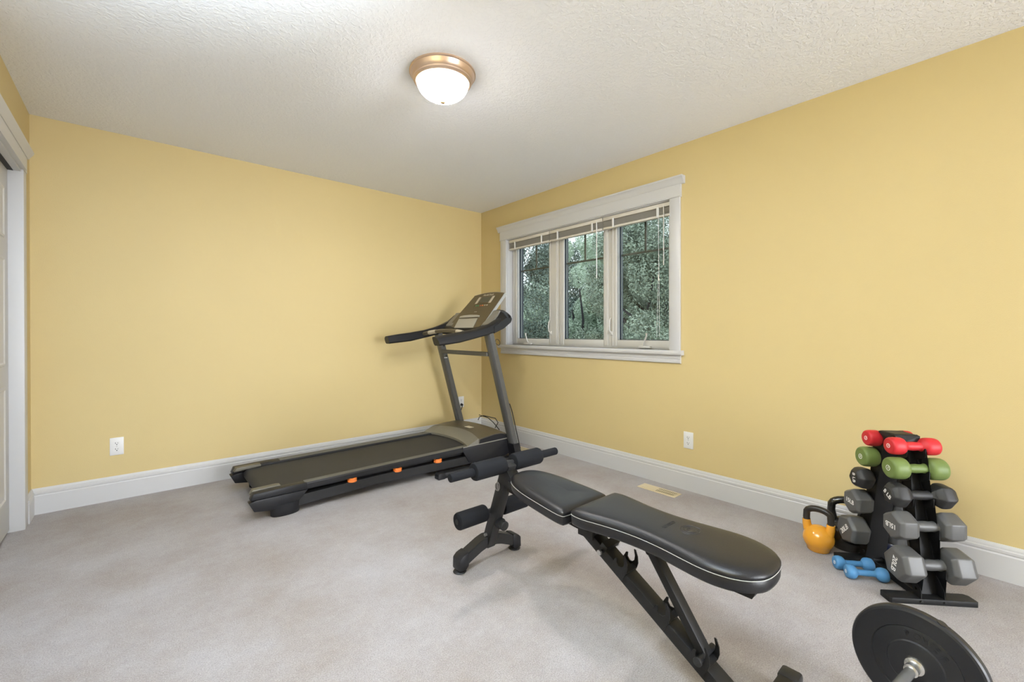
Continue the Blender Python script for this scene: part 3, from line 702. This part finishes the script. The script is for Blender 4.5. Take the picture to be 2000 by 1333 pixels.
MB().cyl((BX-.036, 1.055, .372), (BX+.036, 1.055, .372), .009, 12).build('hinge_bolt', 'black_steel', Bn)
for x_ in (-.034, .024): MB().box(BX+x_, BX+x_+.010, 1.02, 1.09, .345, .410).build('hinge_plate', 'black_steel', Bn)
# small clamp bracket and bolts near the beam top
p = onb(.975)
o = MB().obox(onb(.985, .012), onb(.962, .012), .076, .020, side=(1, 0, 0)).build('clamp_bracket', 'black_steel', Bn)
MB().cyl(p+Vector((-.048, 0, -.008)), p+Vector((.048, 0, -.008)), .006, 12).build('clamp_bolt', 'black_steel', o)
for s in (-1, 1): MB().cyl(p+Vector((s*.048, 0, -.008)), p+Vector((s*.056, 0, -.008)), .010, 6).build('nut', 'zinc', o)
# ladder hooks
dn = Vector((0, -1, -.58)).normalized(); nu = Vector((0, -.58, 1)).normalized()
for k, y in enumerate((.905, .748, .622)):
    c0 = onb(y); root = None
    prof = [(-.028, -.030), (.030, -.030), (.030, .004), (.026, .022), (.014, .040), (-.004, .054), (-.010, .052), (.004, .036), (.010, .020), (.006, .008), (-.004, .003), (-.016, .008), (-.022, .022), (-.028, .018)]
    m = MB()
    for s in (-1, 1):
        A = m.ring([c0+Vector((s*.0305, 0, 0))+dn*a+nu*b_ for a, b_ in prof]); B = m.ring([c0+Vector((s*.0345, 0, 0))+dn*a+nu*b_ for a, b_ in prof])
        m.bridge(A, B); m.b.faces.new(A[::-1]); m.b.faces.new(B)
    A = c0+dn*.010; Bq = c0+dn*.030
    m.obox(A+nu*.003, Bq+nu*.003, .066, .006, side=(1, 0, 0))
    m.build('ladder_hook', 'black_steel', Bn, ang=25)
c2 = onb(.622)+nu*.014
MB().obox((BX, .800, .392), tuple(onb(.622)+nu*.010), .040, .028, side=(1, 0, 0), bev=.004).build('support_strut', 'black_steel', Bn)
o = MB().cyl(c2+Vector((-.052, 0, 0)), c2+Vector((.045, 0, 0)), .010, 14).build('strut_pin', 'black_steel', Bn)
MB().cyl(c2+Vector((-.058, 0, 0)), c2+Vector((-.048, 0, 0)), .013, 16, bev=.002).build('pin_cap', 'charcoal', o)
MB().cyl((BX-.03, .795, .385), (BX+.03, .795, .385), .008, 12).build('strut_pivot', 'black_steel', Bn)
# front column, V-shaped foot
def col(z): return 1.700-.372*(z-.05)
MB().obox((BX, col(.075), .075), (BX, col(.508), .508), .050, .052, side=(1, 0, 0), bev=.006).build('front_column', 'charcoal', Bn)
yf = 1.690
m = MB(); rings = []
for x, zc in ((-.155, .052), (-.06, .092), (-.03, .100), (.03, .100), (.06, .092), (.155, .052)):
    rings.append([(BX+x, yf-.028, zc-.026), (BX+x, yf-.028, zc+.026), (BX+x, yf+.028, zc+.026), (BX+x, yf+.028, zc-.026)])
m.loft(rings); bmesh.ops.bevel(m.b, geom=list(m.b.edges), offset=.003, segments=2, affect='EDGES'); m.build('front_foot_bar', 'charcoal', Bn, ang=30)
for s in (-1, 1):
    MB().prism([(BX+s*.135, .030), (BX+s*.135, .092), (BX+s*.168, .082), (BX+s*.186, .066), (BX+s*.188, .014), (BX+s*.150, .014)], yf-.032, yf+.032, 'xz', bev=.006).build('foot_cap', 'black_plastic', Bn)
    MB().lathe([(.029, 0), (.031, .003), (.028, .007), (.017, .011), (.015, .02)], n=24, org=(BX+s*.168, yf, 0)).build('foot_pad', 'black_plastic', Bn)
# leg rollers
yu, zu, yl, zl = 1.540, .504, 1.650, .255
MB().cyl((BX-.31, yu, zu), (BX+.31, yu, zu), .0125, 16).build('upper_bar', 'charcoal', Bn)
MB().cyl((BX-.20, yl, zl), (BX+.20, yl, zl), .0125, 16).build('lower_bar', 'charcoal', Bn)
for s in (-1, 1):
    MB().cyl((BX+s*.028, yu, zu), (BX+s*.198, yu, zu), .039, 32, bev=.009).build('foam_roller', 'foam', Bn)
    MB().cyl((BX+s*.198, yu, zu), (BX+s*.318, yu, zu), .0185, 24, bev=.004).build('foam_grip', 'foam', Bn)
    o = MB().cyl((BX+s*.050, yl, zl), (BX+s*.208, yl, zl), .039, 32, bev=.009).build('foam_roller', 'foam', Bn)
    MB().cyl((BX+s*.206, yl, zl), (BX+s*.211, yl, zl), .012, 16).build('end_plug', 'black_plastic', o)
MB().prism([(1.575, .420), (1.570, .475), (1.535, .495), (1.505, .470), (1.480, .440), (1.500, .395)], BX-.029, BX+.029, 'yz', bev=.003).build('column_bracket', 'black_steel', Bn)
MB().obox((BX-.03, 1.50, .425), (BX-.045, 1.42, .412), .012, .03, side=(1, 0, 0)).obox((BX+.03, 1.50, .425), (BX+.045, 1.42, .412), .012, .03, side=(1, 0, 0)).build('seat_yoke', 'black_steel', Bn)
# knob on the column face, spring clips
kc = Vector((BX+.004, col(.205)-.030, .205)); kd = Vector((0, -1, -.10)).normalized()
o = MB().cyl(kc, kc+kd*.018, .026, 20).build('knob_boss', 'black_plastic', Bn)
MB().cyl(kc+kd*.016, kc+kd*.046, .0225, 24, bev=.003).build('knob', 'charcoal', o)
m = MB()
for k, (dx, r_) in enumerate(((-.034, .020), (-.040, .017), (-.030, .015))):
    m.tube([(BX+dx, 1.575+r_*.6*math.cos(2*PI*i/16), .395+r_*math.sin(2*PI*i/16)) for i in range(16)], .0018, 6, closed=True)
m.build('spring_clip', 'zinc', Bn)
for z in (.135, .105): MB().cyl((BX-.036, col(z)+.005, z), (BX-.025, col(z)+.005, z), .008, 6).build('bolt', 'zinc', Bn)

# ------------------------------------------------------------------ dumbbell rack
RO = Vector((2.3331, .3414, 0)); RA = -.82099; RL, RD, RW, RH = .3293, .3149, .0586, .0227
Rk = thing('dumbbell_rack', 'black steel A-frame dumbbell rack with five levels by the window wall', 'rack', RO, RA)
def rl(m, nm, mt='black_steel', ang=30, par=None): return m.build(nm, mt, par or Rk, local=True, ang=ang)
for v0 in (0, RD): 
    m = MB(); m.prism([(0, v0+.006), (.010, v0), (RL-.004, v0), (RL, v0+.004), (RL, v0+RW-.012), (RL-.012, v0+RW), (.004, v0+RW), (0, v0+RW-.004)], 0, RH, 'xy', bev=.002); o = rl(m, 'base_bar')
    for u in (.118, .205):
        vv = v0 if v0 == 0 else v0+RW
        rl(MB().cyl((u, vv-.004 if v0 == 0 else vv+.004, .012), (u, vv+.002 if v0 == 0 else vv-.002, .012), .0055, 12, bev=.001), 'bolt', par=o)
UC = .165; LV = [(.616, .117, .0195), (.525, .100, .0200), (.418, .080, .0200), (.297, .056, .0220), (.150, .028, .0225)]
def webv(z): return .036+.19*z
def leg(far):
    f = (lambda v: .3735-v) if far else (lambda v: v)
    m = MB(); z0, z1 = RH, .655
    A = [(UC-.042, f(webv(z0)), z0), (UC+.042, f(webv(z0)), z0), (UC+.042, f(webv(z0)+.003), z0), (UC-.042, f(webv(z0)+.003), z0)]
    B = [(UC-.034, f(webv(z1)), z1), (UC+.034, f(webv(z1)), z1), (UC+.034, f(webv(z1)+.003), z1), (UC-.034, f(webv(z1)+.003), z1)]
    m.loft([A, B]); lg_ = rl(m, 'leg')
    for s in (-1, 1):
        poly = [(webv(z0)+.003, z0), (webv(z1)+.003, z1), (webv(z1)-.022, z1-.004)]
        for z, v, r_ in LV:
            poly += [(webv(z)-.006, z+.024), (v+r_*.9, z+.004), (v+r_*.6, z-r_*.8), (v, z-r_-.0008), (v-r_*.9, z-r_*.5), (v-r_-.006, z-.004), (v-r_-.010, z-.008), (v-r_-.008, z-r_-.020), (webv(z)-.020, z-.062 if z > .2 else z-.05)]
        poly += [(webv(z0)-.036, z0+.030), (webv(z0)-.036, z0)]
        def uc(z): return UC+s*(.042-.008*(z-RH)/.63)
        m = MB(); A = m.ring([(uc(z), f(v), z) for v, z in poly]); B = m.ring([(uc(z)+s*.003, f(v), z) for v, z in poly]); m.bridge(A, B)
        fa = m.b.faces.new(A[::-1]); fb = m.b.faces.new(B); bmesh.ops.triangulate(m.b, faces=[fa, fb])
        o = rl(m, 'cradle_flange', par=Rk)
        rl(MB().cyl((uc(.05)+s*.003, f(.032), .05), (uc(.05)+s*.009, f(.032), .05), .006, 12), 'bolt', par=o)
leg(False); leg(True)
c = .18675
m = MB().box(UC-.040, UC+.040, c-.040, c+.040, .655, .659)
rl(m, 'top_plate')
for s in (-1, 1):
    m = MB(); A = m.ring([(UC-.046, c+s*.040, .659), (UC+.046, c+s*.040, .659), (UC+.050, c+s*.050, .654), (UC+.040, c+s*.058, .622), (UC-.040, c+s*.058, .622), (UC-.050, c+s*.050, .654)])
    B = m.ring([(x, y-s*.003, z) for x, y, z in [v.co for v in A]]); m.bridge(A, B); m.b.faces.new(A[::-1]); m.b.faces.new(B); rl(m, 'top_flange')
    m = MB(); A = m.ring([(UC+s*.040, c-.040, .659), (UC+s*.040, c+.040, .659), (UC+s*.052, c+.046, .655), (UC+s*.050, c+.020, .628), (UC+s*.050, c-.020, .628), (UC+s*.052, c-.046, .655)])
    B = m.ring([(x-s*.003, y, z) for x, y, z in [v.co for v in A]]); m.bridge(A, B); m.b.faces.new(A[::-1]); m.b.faces.new(B); rl(m, 'top_flange')
rl(MB().box(.128, .134, RW-.010, RD+.010, .004, .030).box(.128, .196, RW-.010, RD+.010, .004, .007).box(.190, .196, RW-.010, RD+.010, .004, .030), 'base_channel')

# ------------------------------------------------------------------ dumbbells (local axis X, centre of the handle at the origin, lettered end faces -X)
def db_text(txt, size, x, par, up=(0, 0, 1), yz=(0, 0)):
    return text_mesh('lettering', txt, size, frame_mtx((x, yz[0], yz[1]), (0, -1, 0), up), 'white_print', par, .0004)
def dumbbell(name, lab, kind, mt, L, r, hl, hr, txt, roll, loc, rz, group, yaw=0.0, num=False):
    t = thing(name, lab, 'dumbbell', loc, rz, group)
    rot = Matrix.Rotation(roll, 4, 'X')
    def fin(m, nm, par=t): 
        m.b.transform(rot); return m.build(nm, mt, par, local=True, ang=40 if kind == 'round' else 28)
    h = L/2
    for s in (-1, 1):
        if kind == 'round':
            e = h-hl
            pr = [(hr*.9, e-.010), (hr+.001, e-.008), (r*.74, e-.001), (r*.90, e+.004), (r*.98, e+.011), (r, e+.020), (r, h-.020), (r*.97, h-.010), (r*.91, h-.004), (r*.83, h-.001), (r*.74, h), (0, h)]
            pr = [(a, s*b_) for a, b_ in pr]
            hd_ = fin(MB().lathe(pr, 'X', 32), 'head')
        elif kind == 'hexround':
            e = h-hl; pr = [(hr, e-.012), (hr*1.35, e-.006), (r*.72, e+.004), (r*.98, e+.020), (r, e+hl*.5), (r*.95, e+hl*.75), (r*.70, h-.003), (r*.62, h), (0, h)]
            m = MB().lathe([(a, s*b_) for a, b_ in pr], 'X', 6, rot=PI/6)
            bmesh.ops.recalc_face_normals(m.b, faces=m.b.faces)
            bmesh.ops.bevel(m.b, geom=[ed for ed in m.b.edges if min((v.co.yz.length for v in ed.verts)) > r*.5], offset=.006, segments=3, profile=.6, affect='EDGES')
            hd_ = fin(m, 'head')
        else:
            e = h-hl; pr = [(hr, e-.004), (r*.80, e), (r, e+.016), (r, h-.016), (r*.84, h), (0, h)]
            m = MB().lathe([(a, s*b_) for a, b_ in pr], 'X', 6, rot=PI/6)
            bmesh.ops.recalc_face_normals(m.b, faces=m.b.faces)
            bmesh.ops.bevel(m.b, geom=[ed for ed in m.b.edges if min((v.co.yz.length for v in ed.verts)) > r*.5], offset=.005, segments=3, profile=.6, affect='EDGES')
            hd_ = fin(m, 'head')
        if s == -1: hd0 = hd_
    e = h-hl
    fin(MB().lathe([(hr*1.25, -e-.004), (hr*1.02, -e+.008), (hr*.93, -e*.5), (hr, 0), (hr*.93, e*.5), (hr*1.02, e-.008), (hr*1.25, e+.004)], 'X', 24), 'handle')
    if txt:
        up = rot @ Vector((0, 0, 1)); xd = rot @ Vector((0, -1, 0))
        x = -h-.0002
        if num:
            text_mesh('numeral', txt, r*.30, frame_mtx((x, 0, 0), xd, up), 'white_print', hd0, .0004)
            m = MB(); m.tube([(x, r*.23*math.cos(2*PI*i/28), r*.23*math.sin(2*PI*i/28)) for i in range(28)], r*.022+.0004, 6, closed=True); m.build('numeral_ring', 'white_print', hd0, local=True)
        else: text_mesh('lettering', txt, r*.46, frame_mtx((x, 0, 0), xd, up), 'white_print', hd0, .0004)
    return t
def rk(u, v, z):
    return (RO.x+u*math.cos(RA)-v*math.sin(RA), RO.y+u*math.sin(RA)+v*math.cos(RA), z)
spec = [('red', 'round', 'red', .190, .037, .058, .0190, '3', True), ('green', 'round', 'green', .215, .046, .066, .0195, '5', True),
        ('black', 'hexround', 'db_black', .248, .054, .076, .0195, '8 LB', False), ('15', 'hex', 'db_grey', .254, .062, .080, .0215, '15LB', False), ('20', 'hex', 'db_grey', .268, .071, .086, .0220, '20LB', False)]
labF = {'red': 'red vinyl dumbbell on the top level, front side of the rack', 'green': 'green vinyl dumbbell on the second level, front side of the rack',
        'black': 'black rubber hex dumbbell on the middle level, front side of the rack', '15': 'grey hex dumbbell with upside-down 15LB lettering, front side of the rack', '20': 'grey hex dumbbell with 20LB lettering on the lowest level, front side of the rack'}
labR = {'red': 'red vinyl dumbbell on the top level, far side of the rack', 'green': 'green vinyl dumbbell on the second level, far side of the rack',
        'black': 'black rubber hex dumbbell on the middle level, far side of the rack', '15': 'grey hex dumbbell with upright 15LB lettering, far side above the black kettlebell', '20': 'grey hex dumbbell with slanted 20LB lettering on the lowest level, far side of the rack'}
rollF = {'red': 0, 'green': R(10), 'black': R(35), '15': R(180), '20': R(102)}
rollR = {'red': 0, 'green': 0, 'black': R(85), '15': R(5), '20': R(-45)}
for (nm, kind, mt, L, r_, hl, hr, txt, num), (z, v, _r) in zip(spec, LV):
    dumbbell('dumbbell', labF[nm], kind, mt, L, r_, hl, hr, txt, rollF[nm], rk(UC+.004, v, z), RA, 'dumbbells on the rack', num=num)
    dumbbell('dumbbell', labR[nm], kind, mt, L, r_, hl, hr, txt, rollR[nm], rk(UC+.004, .3735-v, z), RA, 'dumbbells on the rack', num=num)
# two blue dumbbells on the carpet
dumbbell('dumbbell', 'small blue dumbbell on the carpet, nearer the camera of the pair', 'round', 'blue', .158, .0300, .036, .0130, '2', 0, (2.470, .442, .030), R(-55), 'blue dumbbells on the carpet', num=True)
dumbbell('dumbbell', 'small blue dumbbell on the carpet, against the rack base', 'round', 'blue', .158, .0300, .036, .0130, '2', 0, (2.527, .500, .030), R(-50), 'blue dumbbells on the carpet', num=True)

# ------------------------------------------------------------------ kettlebells
def kettlebell(lab, mt, hm, loc, rz, r, top, hw, hr, horn=None):
    t = thing('kettlebell', lab, 'kettlebell', loc, rz, 'kettlebells beside the dumbbell rack')
    pr = [(0, 0), (r*.66, 0), (r*.72, .004)] + [(r*math.sin(a), r*.90-r*.93*math.cos(a)) for a in [R(52+i*9) for i in range(0, 15)]] + [(0, r*1.815)]
    pr = [p_ for p_ in pr]
    MB().lathe(pr, n=40).build('body', mt, t, local=True, ang=60)
    zb_ = r*1.45
    path = [(-hw*.62, 0, zb_-.02), (-hw*.92, 0, zb_+.012), (-hw, 0, zb_+(top-zb_)*.45)]
    path += [(-hw*math.cos(PI*i/12)*(1 if 0 < i < 12 else 1), 0, top-hr-(hw*.62)*(1-math.sin(PI*i/12)**.8)) for i in range(1, 12)]
    path += [(hw, 0, zb_+(top-zb_)*.45), (hw*.92, 0, zb_+.012), (hw*.62, 0, zb_-.02)]
    n = len(path); rad = [hr*(1.0 if horn else 1.7 if i in (0, n-1) else 1.28 if i in (1, n-2) else 1.0) for i in range(n)]
    MB().tube(path, rad, 16).build('handle', hm, t, local=True, ang=60)
    if horn:
        for s in (-1, 1):
            q = [(s*hw*.62, 0, zb_-.030), (s*hw*.86, 0, zb_+.000), (s*hw*.97, 0, zb_+.022), (s*hw, 0, zb_+(top-zb_)*.36)]
            MB().tube(q, [hr*1.75, hr*1.42, hr*1.24, hr*1.15], 20).build('horn', mt, t, local=True, ang=60)
    return t
kb = kettlebell('yellow enamelled kettlebell with a black handle on the carpet left of the rack', 'kb_yellow', 'kb_handle', (2.628, .662, 0), RA-R(44), .0680, .222, .053, .0155, True)
k2 = kettlebell('glossy black kettlebell on the carpet between the yellow one and the rack', 'kb_black', 'kb_black', (2.765, .575, 0), RA-R(22), .086, .262, .064, .0180)
an = R(136)-(RA-R(22)); text_mesh('lettering', '25', .030, frame_mtx((.0852*math.cos(an), .0852*math.sin(an), .090), (-math.sin(an), math.cos(an), 0), (0, 0, 1)), 'white_print', k2)
kettlebell('dark navy kettlebell half hidden behind the dumbbell rack', 'kb_navy', 'kb_navy', (2.848, .440, 0), RA+R(20), .060, .200, .047, .0140)

# ------------------------------------------------------------------ barbell lying on its plates
PC = Vector((1.6834, .1913, .1545)); PA = -.148602
Bb = thing('barbell', 'chrome barbell with black vinyl weight plates in the near right corner', 'barbell', (PC.x, PC.y, 0), PA)
def disc(x0, s):   # front face at local x = x0, thickness towards +s
    Rr = .1545; t_ = .034
    f = [(.014, -.001), (.024, -.001), (.026, 0), (.058, .001), (.063, .0), (.066, .004), (.098, .005), (.101, .0065), (.104, .0035), (.140, .001), (.146, .0005), (.1515, .003), (Rr, .009), (Rr, t_-.009), (.1515, t_-.003), (.146, t_), (.104, t_-.002), (.066, t_-.003), (.014, t_)]
    m = MB().lathe([(a, x0+s*b_) for a, b_ in f], 'X', 96, org=(0, 0, PC.z)); return m.build('weight_plate', 'plate_vinyl', Bb, local=True, ang=25)
d1 = disc(0, 1)
for i, ch in enumerate('POWER'):
    a = R(92-13-(i-1.6)*15.5); rr = .0825
    cx_, cz_ = rr*math.cos(a), rr*math.sin(a)     # seen from -X : right is -Y
    text_mesh('embossed_letter', ch, .024, frame_mtx((.0043, -cx_, PC.z+cz_), (0, -math.sin(a), -math.cos(a)), (0, -math.cos(a), math.sin(a))), 'plate_vinyl', d1, .0012)
# filler plug on the rim
a = R(70)
MB().cyl((.017, -math.cos(a)*.1525, PC.z+math.sin(a)*.1525), (.017, -math.cos(a)*.1560, PC.z+math.sin(a)*.1560), .011, 24).build('filler_plug', 'plate_vinyl', d1, local=True)
disc(-1.16, -1)
m = MB().cyl((-1.30, 0, PC.z), (.13, 0, PC.z), .0128, 24)
m.build('bar', 'chrome', Bb, local=True)
for s, x0 in ((-1, 0), (1, -1.16)):
    m = MB().lathe([(.0129, x0+s*-.002), (.0225, x0+s*-.001), (.0235, x0+s*.002), (.0225, x0+s*.006), (.0165, x0+s*.008), (.0165, x0+s*.034), (.0129, x0+s*.035)], 'X', 28, org=(0, 0, PC.z)); m.build('collar', 'chrome', Bb, local=True)
for x0 in (.05, -1.21):
    MB().lathe([(.0129, x0-.012), (.026, x0-.012), (.026, x0+.012), (.0129, x0+.012)], 'X', 6, org=(0, 0, PC.z)).build('star_nut', 'chrome', Bb, local=True)

# ------------------------------------------------------------------ outdoors: lawn and trees beyond the window
struct(MB().box(XB+.5, 40, -20, 40, -3.1, -3.0), 'ground', 'lawn')
def leaves(name, clumps, n, size, m, parent):
    # clumps: array (cx, cy, cz, r); leaves scattered on and inside the clump surfaces
    cl = np.array(clumps); wts = cl[:, 3]**2; wts /= wts.sum()
    idx = rng.choice(len(cl), n, p=wts); d = rng.normal(size=(n, 3)); d /= np.linalg.norm(d, axis=1)[:, None]
    rad = cl[idx, 3]*(1-.35*rng.random(n)**2); c = cl[idx, :3]+d*rad[:, None]
    a = rng.normal(size=(n, 3)); a /= np.linalg.norm(a, axis=1)[:, None]
    nn = d*1.0+rng.normal(size=(n, 3))*.7; nn[:, 2] += .35; nn /= np.linalg.norm(nn, axis=1)[:, None]
    a = np.cross(nn, a); a /= np.linalg.norm(a, axis=1)[:, None]; b_ = np.cross(nn, a)
    s = size*(.7+.6*rng.random(n))[:, None]
    v = np.stack([c-a*s, c+b_*s*.42-nn*s*.10, c+a*s, c-b_*s*.42-nn*s*.10], 1).reshape(-1, 3) - np.array(WL(parent))
    me = bpy.data.meshes.new(name); me.vertices.add(n*4); me.vertices.foreach_set('co', v.ravel())
    me.loops.add(n*6); me.polygons.add(n*2)
    base = (np.arange(n)*4)[:, None]; li = (base+np.array([0, 1, 2, 0, 2, 3])).ravel()
    me.loops.foreach_set('vertex_index', li); me.polygons.foreach_set('loop_start', np.arange(n*2)*3); me.update(calc_edges=True); me.validate()
    o = bpy.data.objects.new(name, me); C.objects.link(o); me.materials.append(M[m]); o.parent = parent; o['kind'] = 'stuff'; return o
def tree(label, x, y, ztop, zbot, rx, ncl, rc, n, m, size, seed):
    rr = np.random.default_rng(seed)
    t = thing('leafy_tree', label, 'tree', (x, y, -3.0), group='trees outside the window')
    cl = []
    for i in range(ncl):
        d = rr.normal(size=3); d /= np.linalg.norm(d); q = rr.random()**.4
        cl.append((x+d[0]*rx*q, y+d[1]*rx*q, (ztop+zbot)/2+d[2]*(ztop-zbot)/2*q, rc*(.6+.8*rr.random())))
    leaves('foliage', cl, n, size, m, t)
    mb = MB(); mb.tube([(x, y, -3.02), (x+.1, y+.1, -1.2), (x-.05, y, .4), (x+.1, y-.1, (ztop+zbot)/2)], [.22, .17, .13, .06], 10)
    mb.build('trunk', 'bark', t)
    br = MB()
    for c_ in cl[::3]:
        s_ = Vector((x, y, rr.uniform(-.5, .8))); e_ = Vector(c_[:3]); mid = s_.lerp(e_, .5)+Vector((rr.normal()*.2, rr.normal()*.2, .25))
        br.tube([s_, mid, e_], [.055, .035, .012], 6)
    br.build('branch', 'bark', t); return t
tree('dark green leafy tree seen through the left-hand window lite', 6.2, 7.3, 4.0, -2.2, 1.05, 44, .42, 105000, 'leaf_dark', .026, 1)
tree('pale green leafy tree seen through the middle window lite', 9.9, 8.4, 3.9, -2.4, 1.40, 50, .48, 125000, 'leaf_light', .031, 2)
tree('mid green leafy tree seen through the right-hand window lite', 8.0, 4.7, 4.3, -2.4, 1.50, 56, .46, 140000, 'leaf_mid', .029, 3)
tree('tall dark tree standing furthest back beyond the garden', 16.5, 14.6, 5.4, -2.5, 3.2, 90, .8, 80000, 'leaf_dark', .06, 4)
tree('dark tree standing behind the mid green one', 14.8, 7.6, 5.2, -2.5, 2.2, 56, .8, 70000, 'leaf_dark', .06, 5)
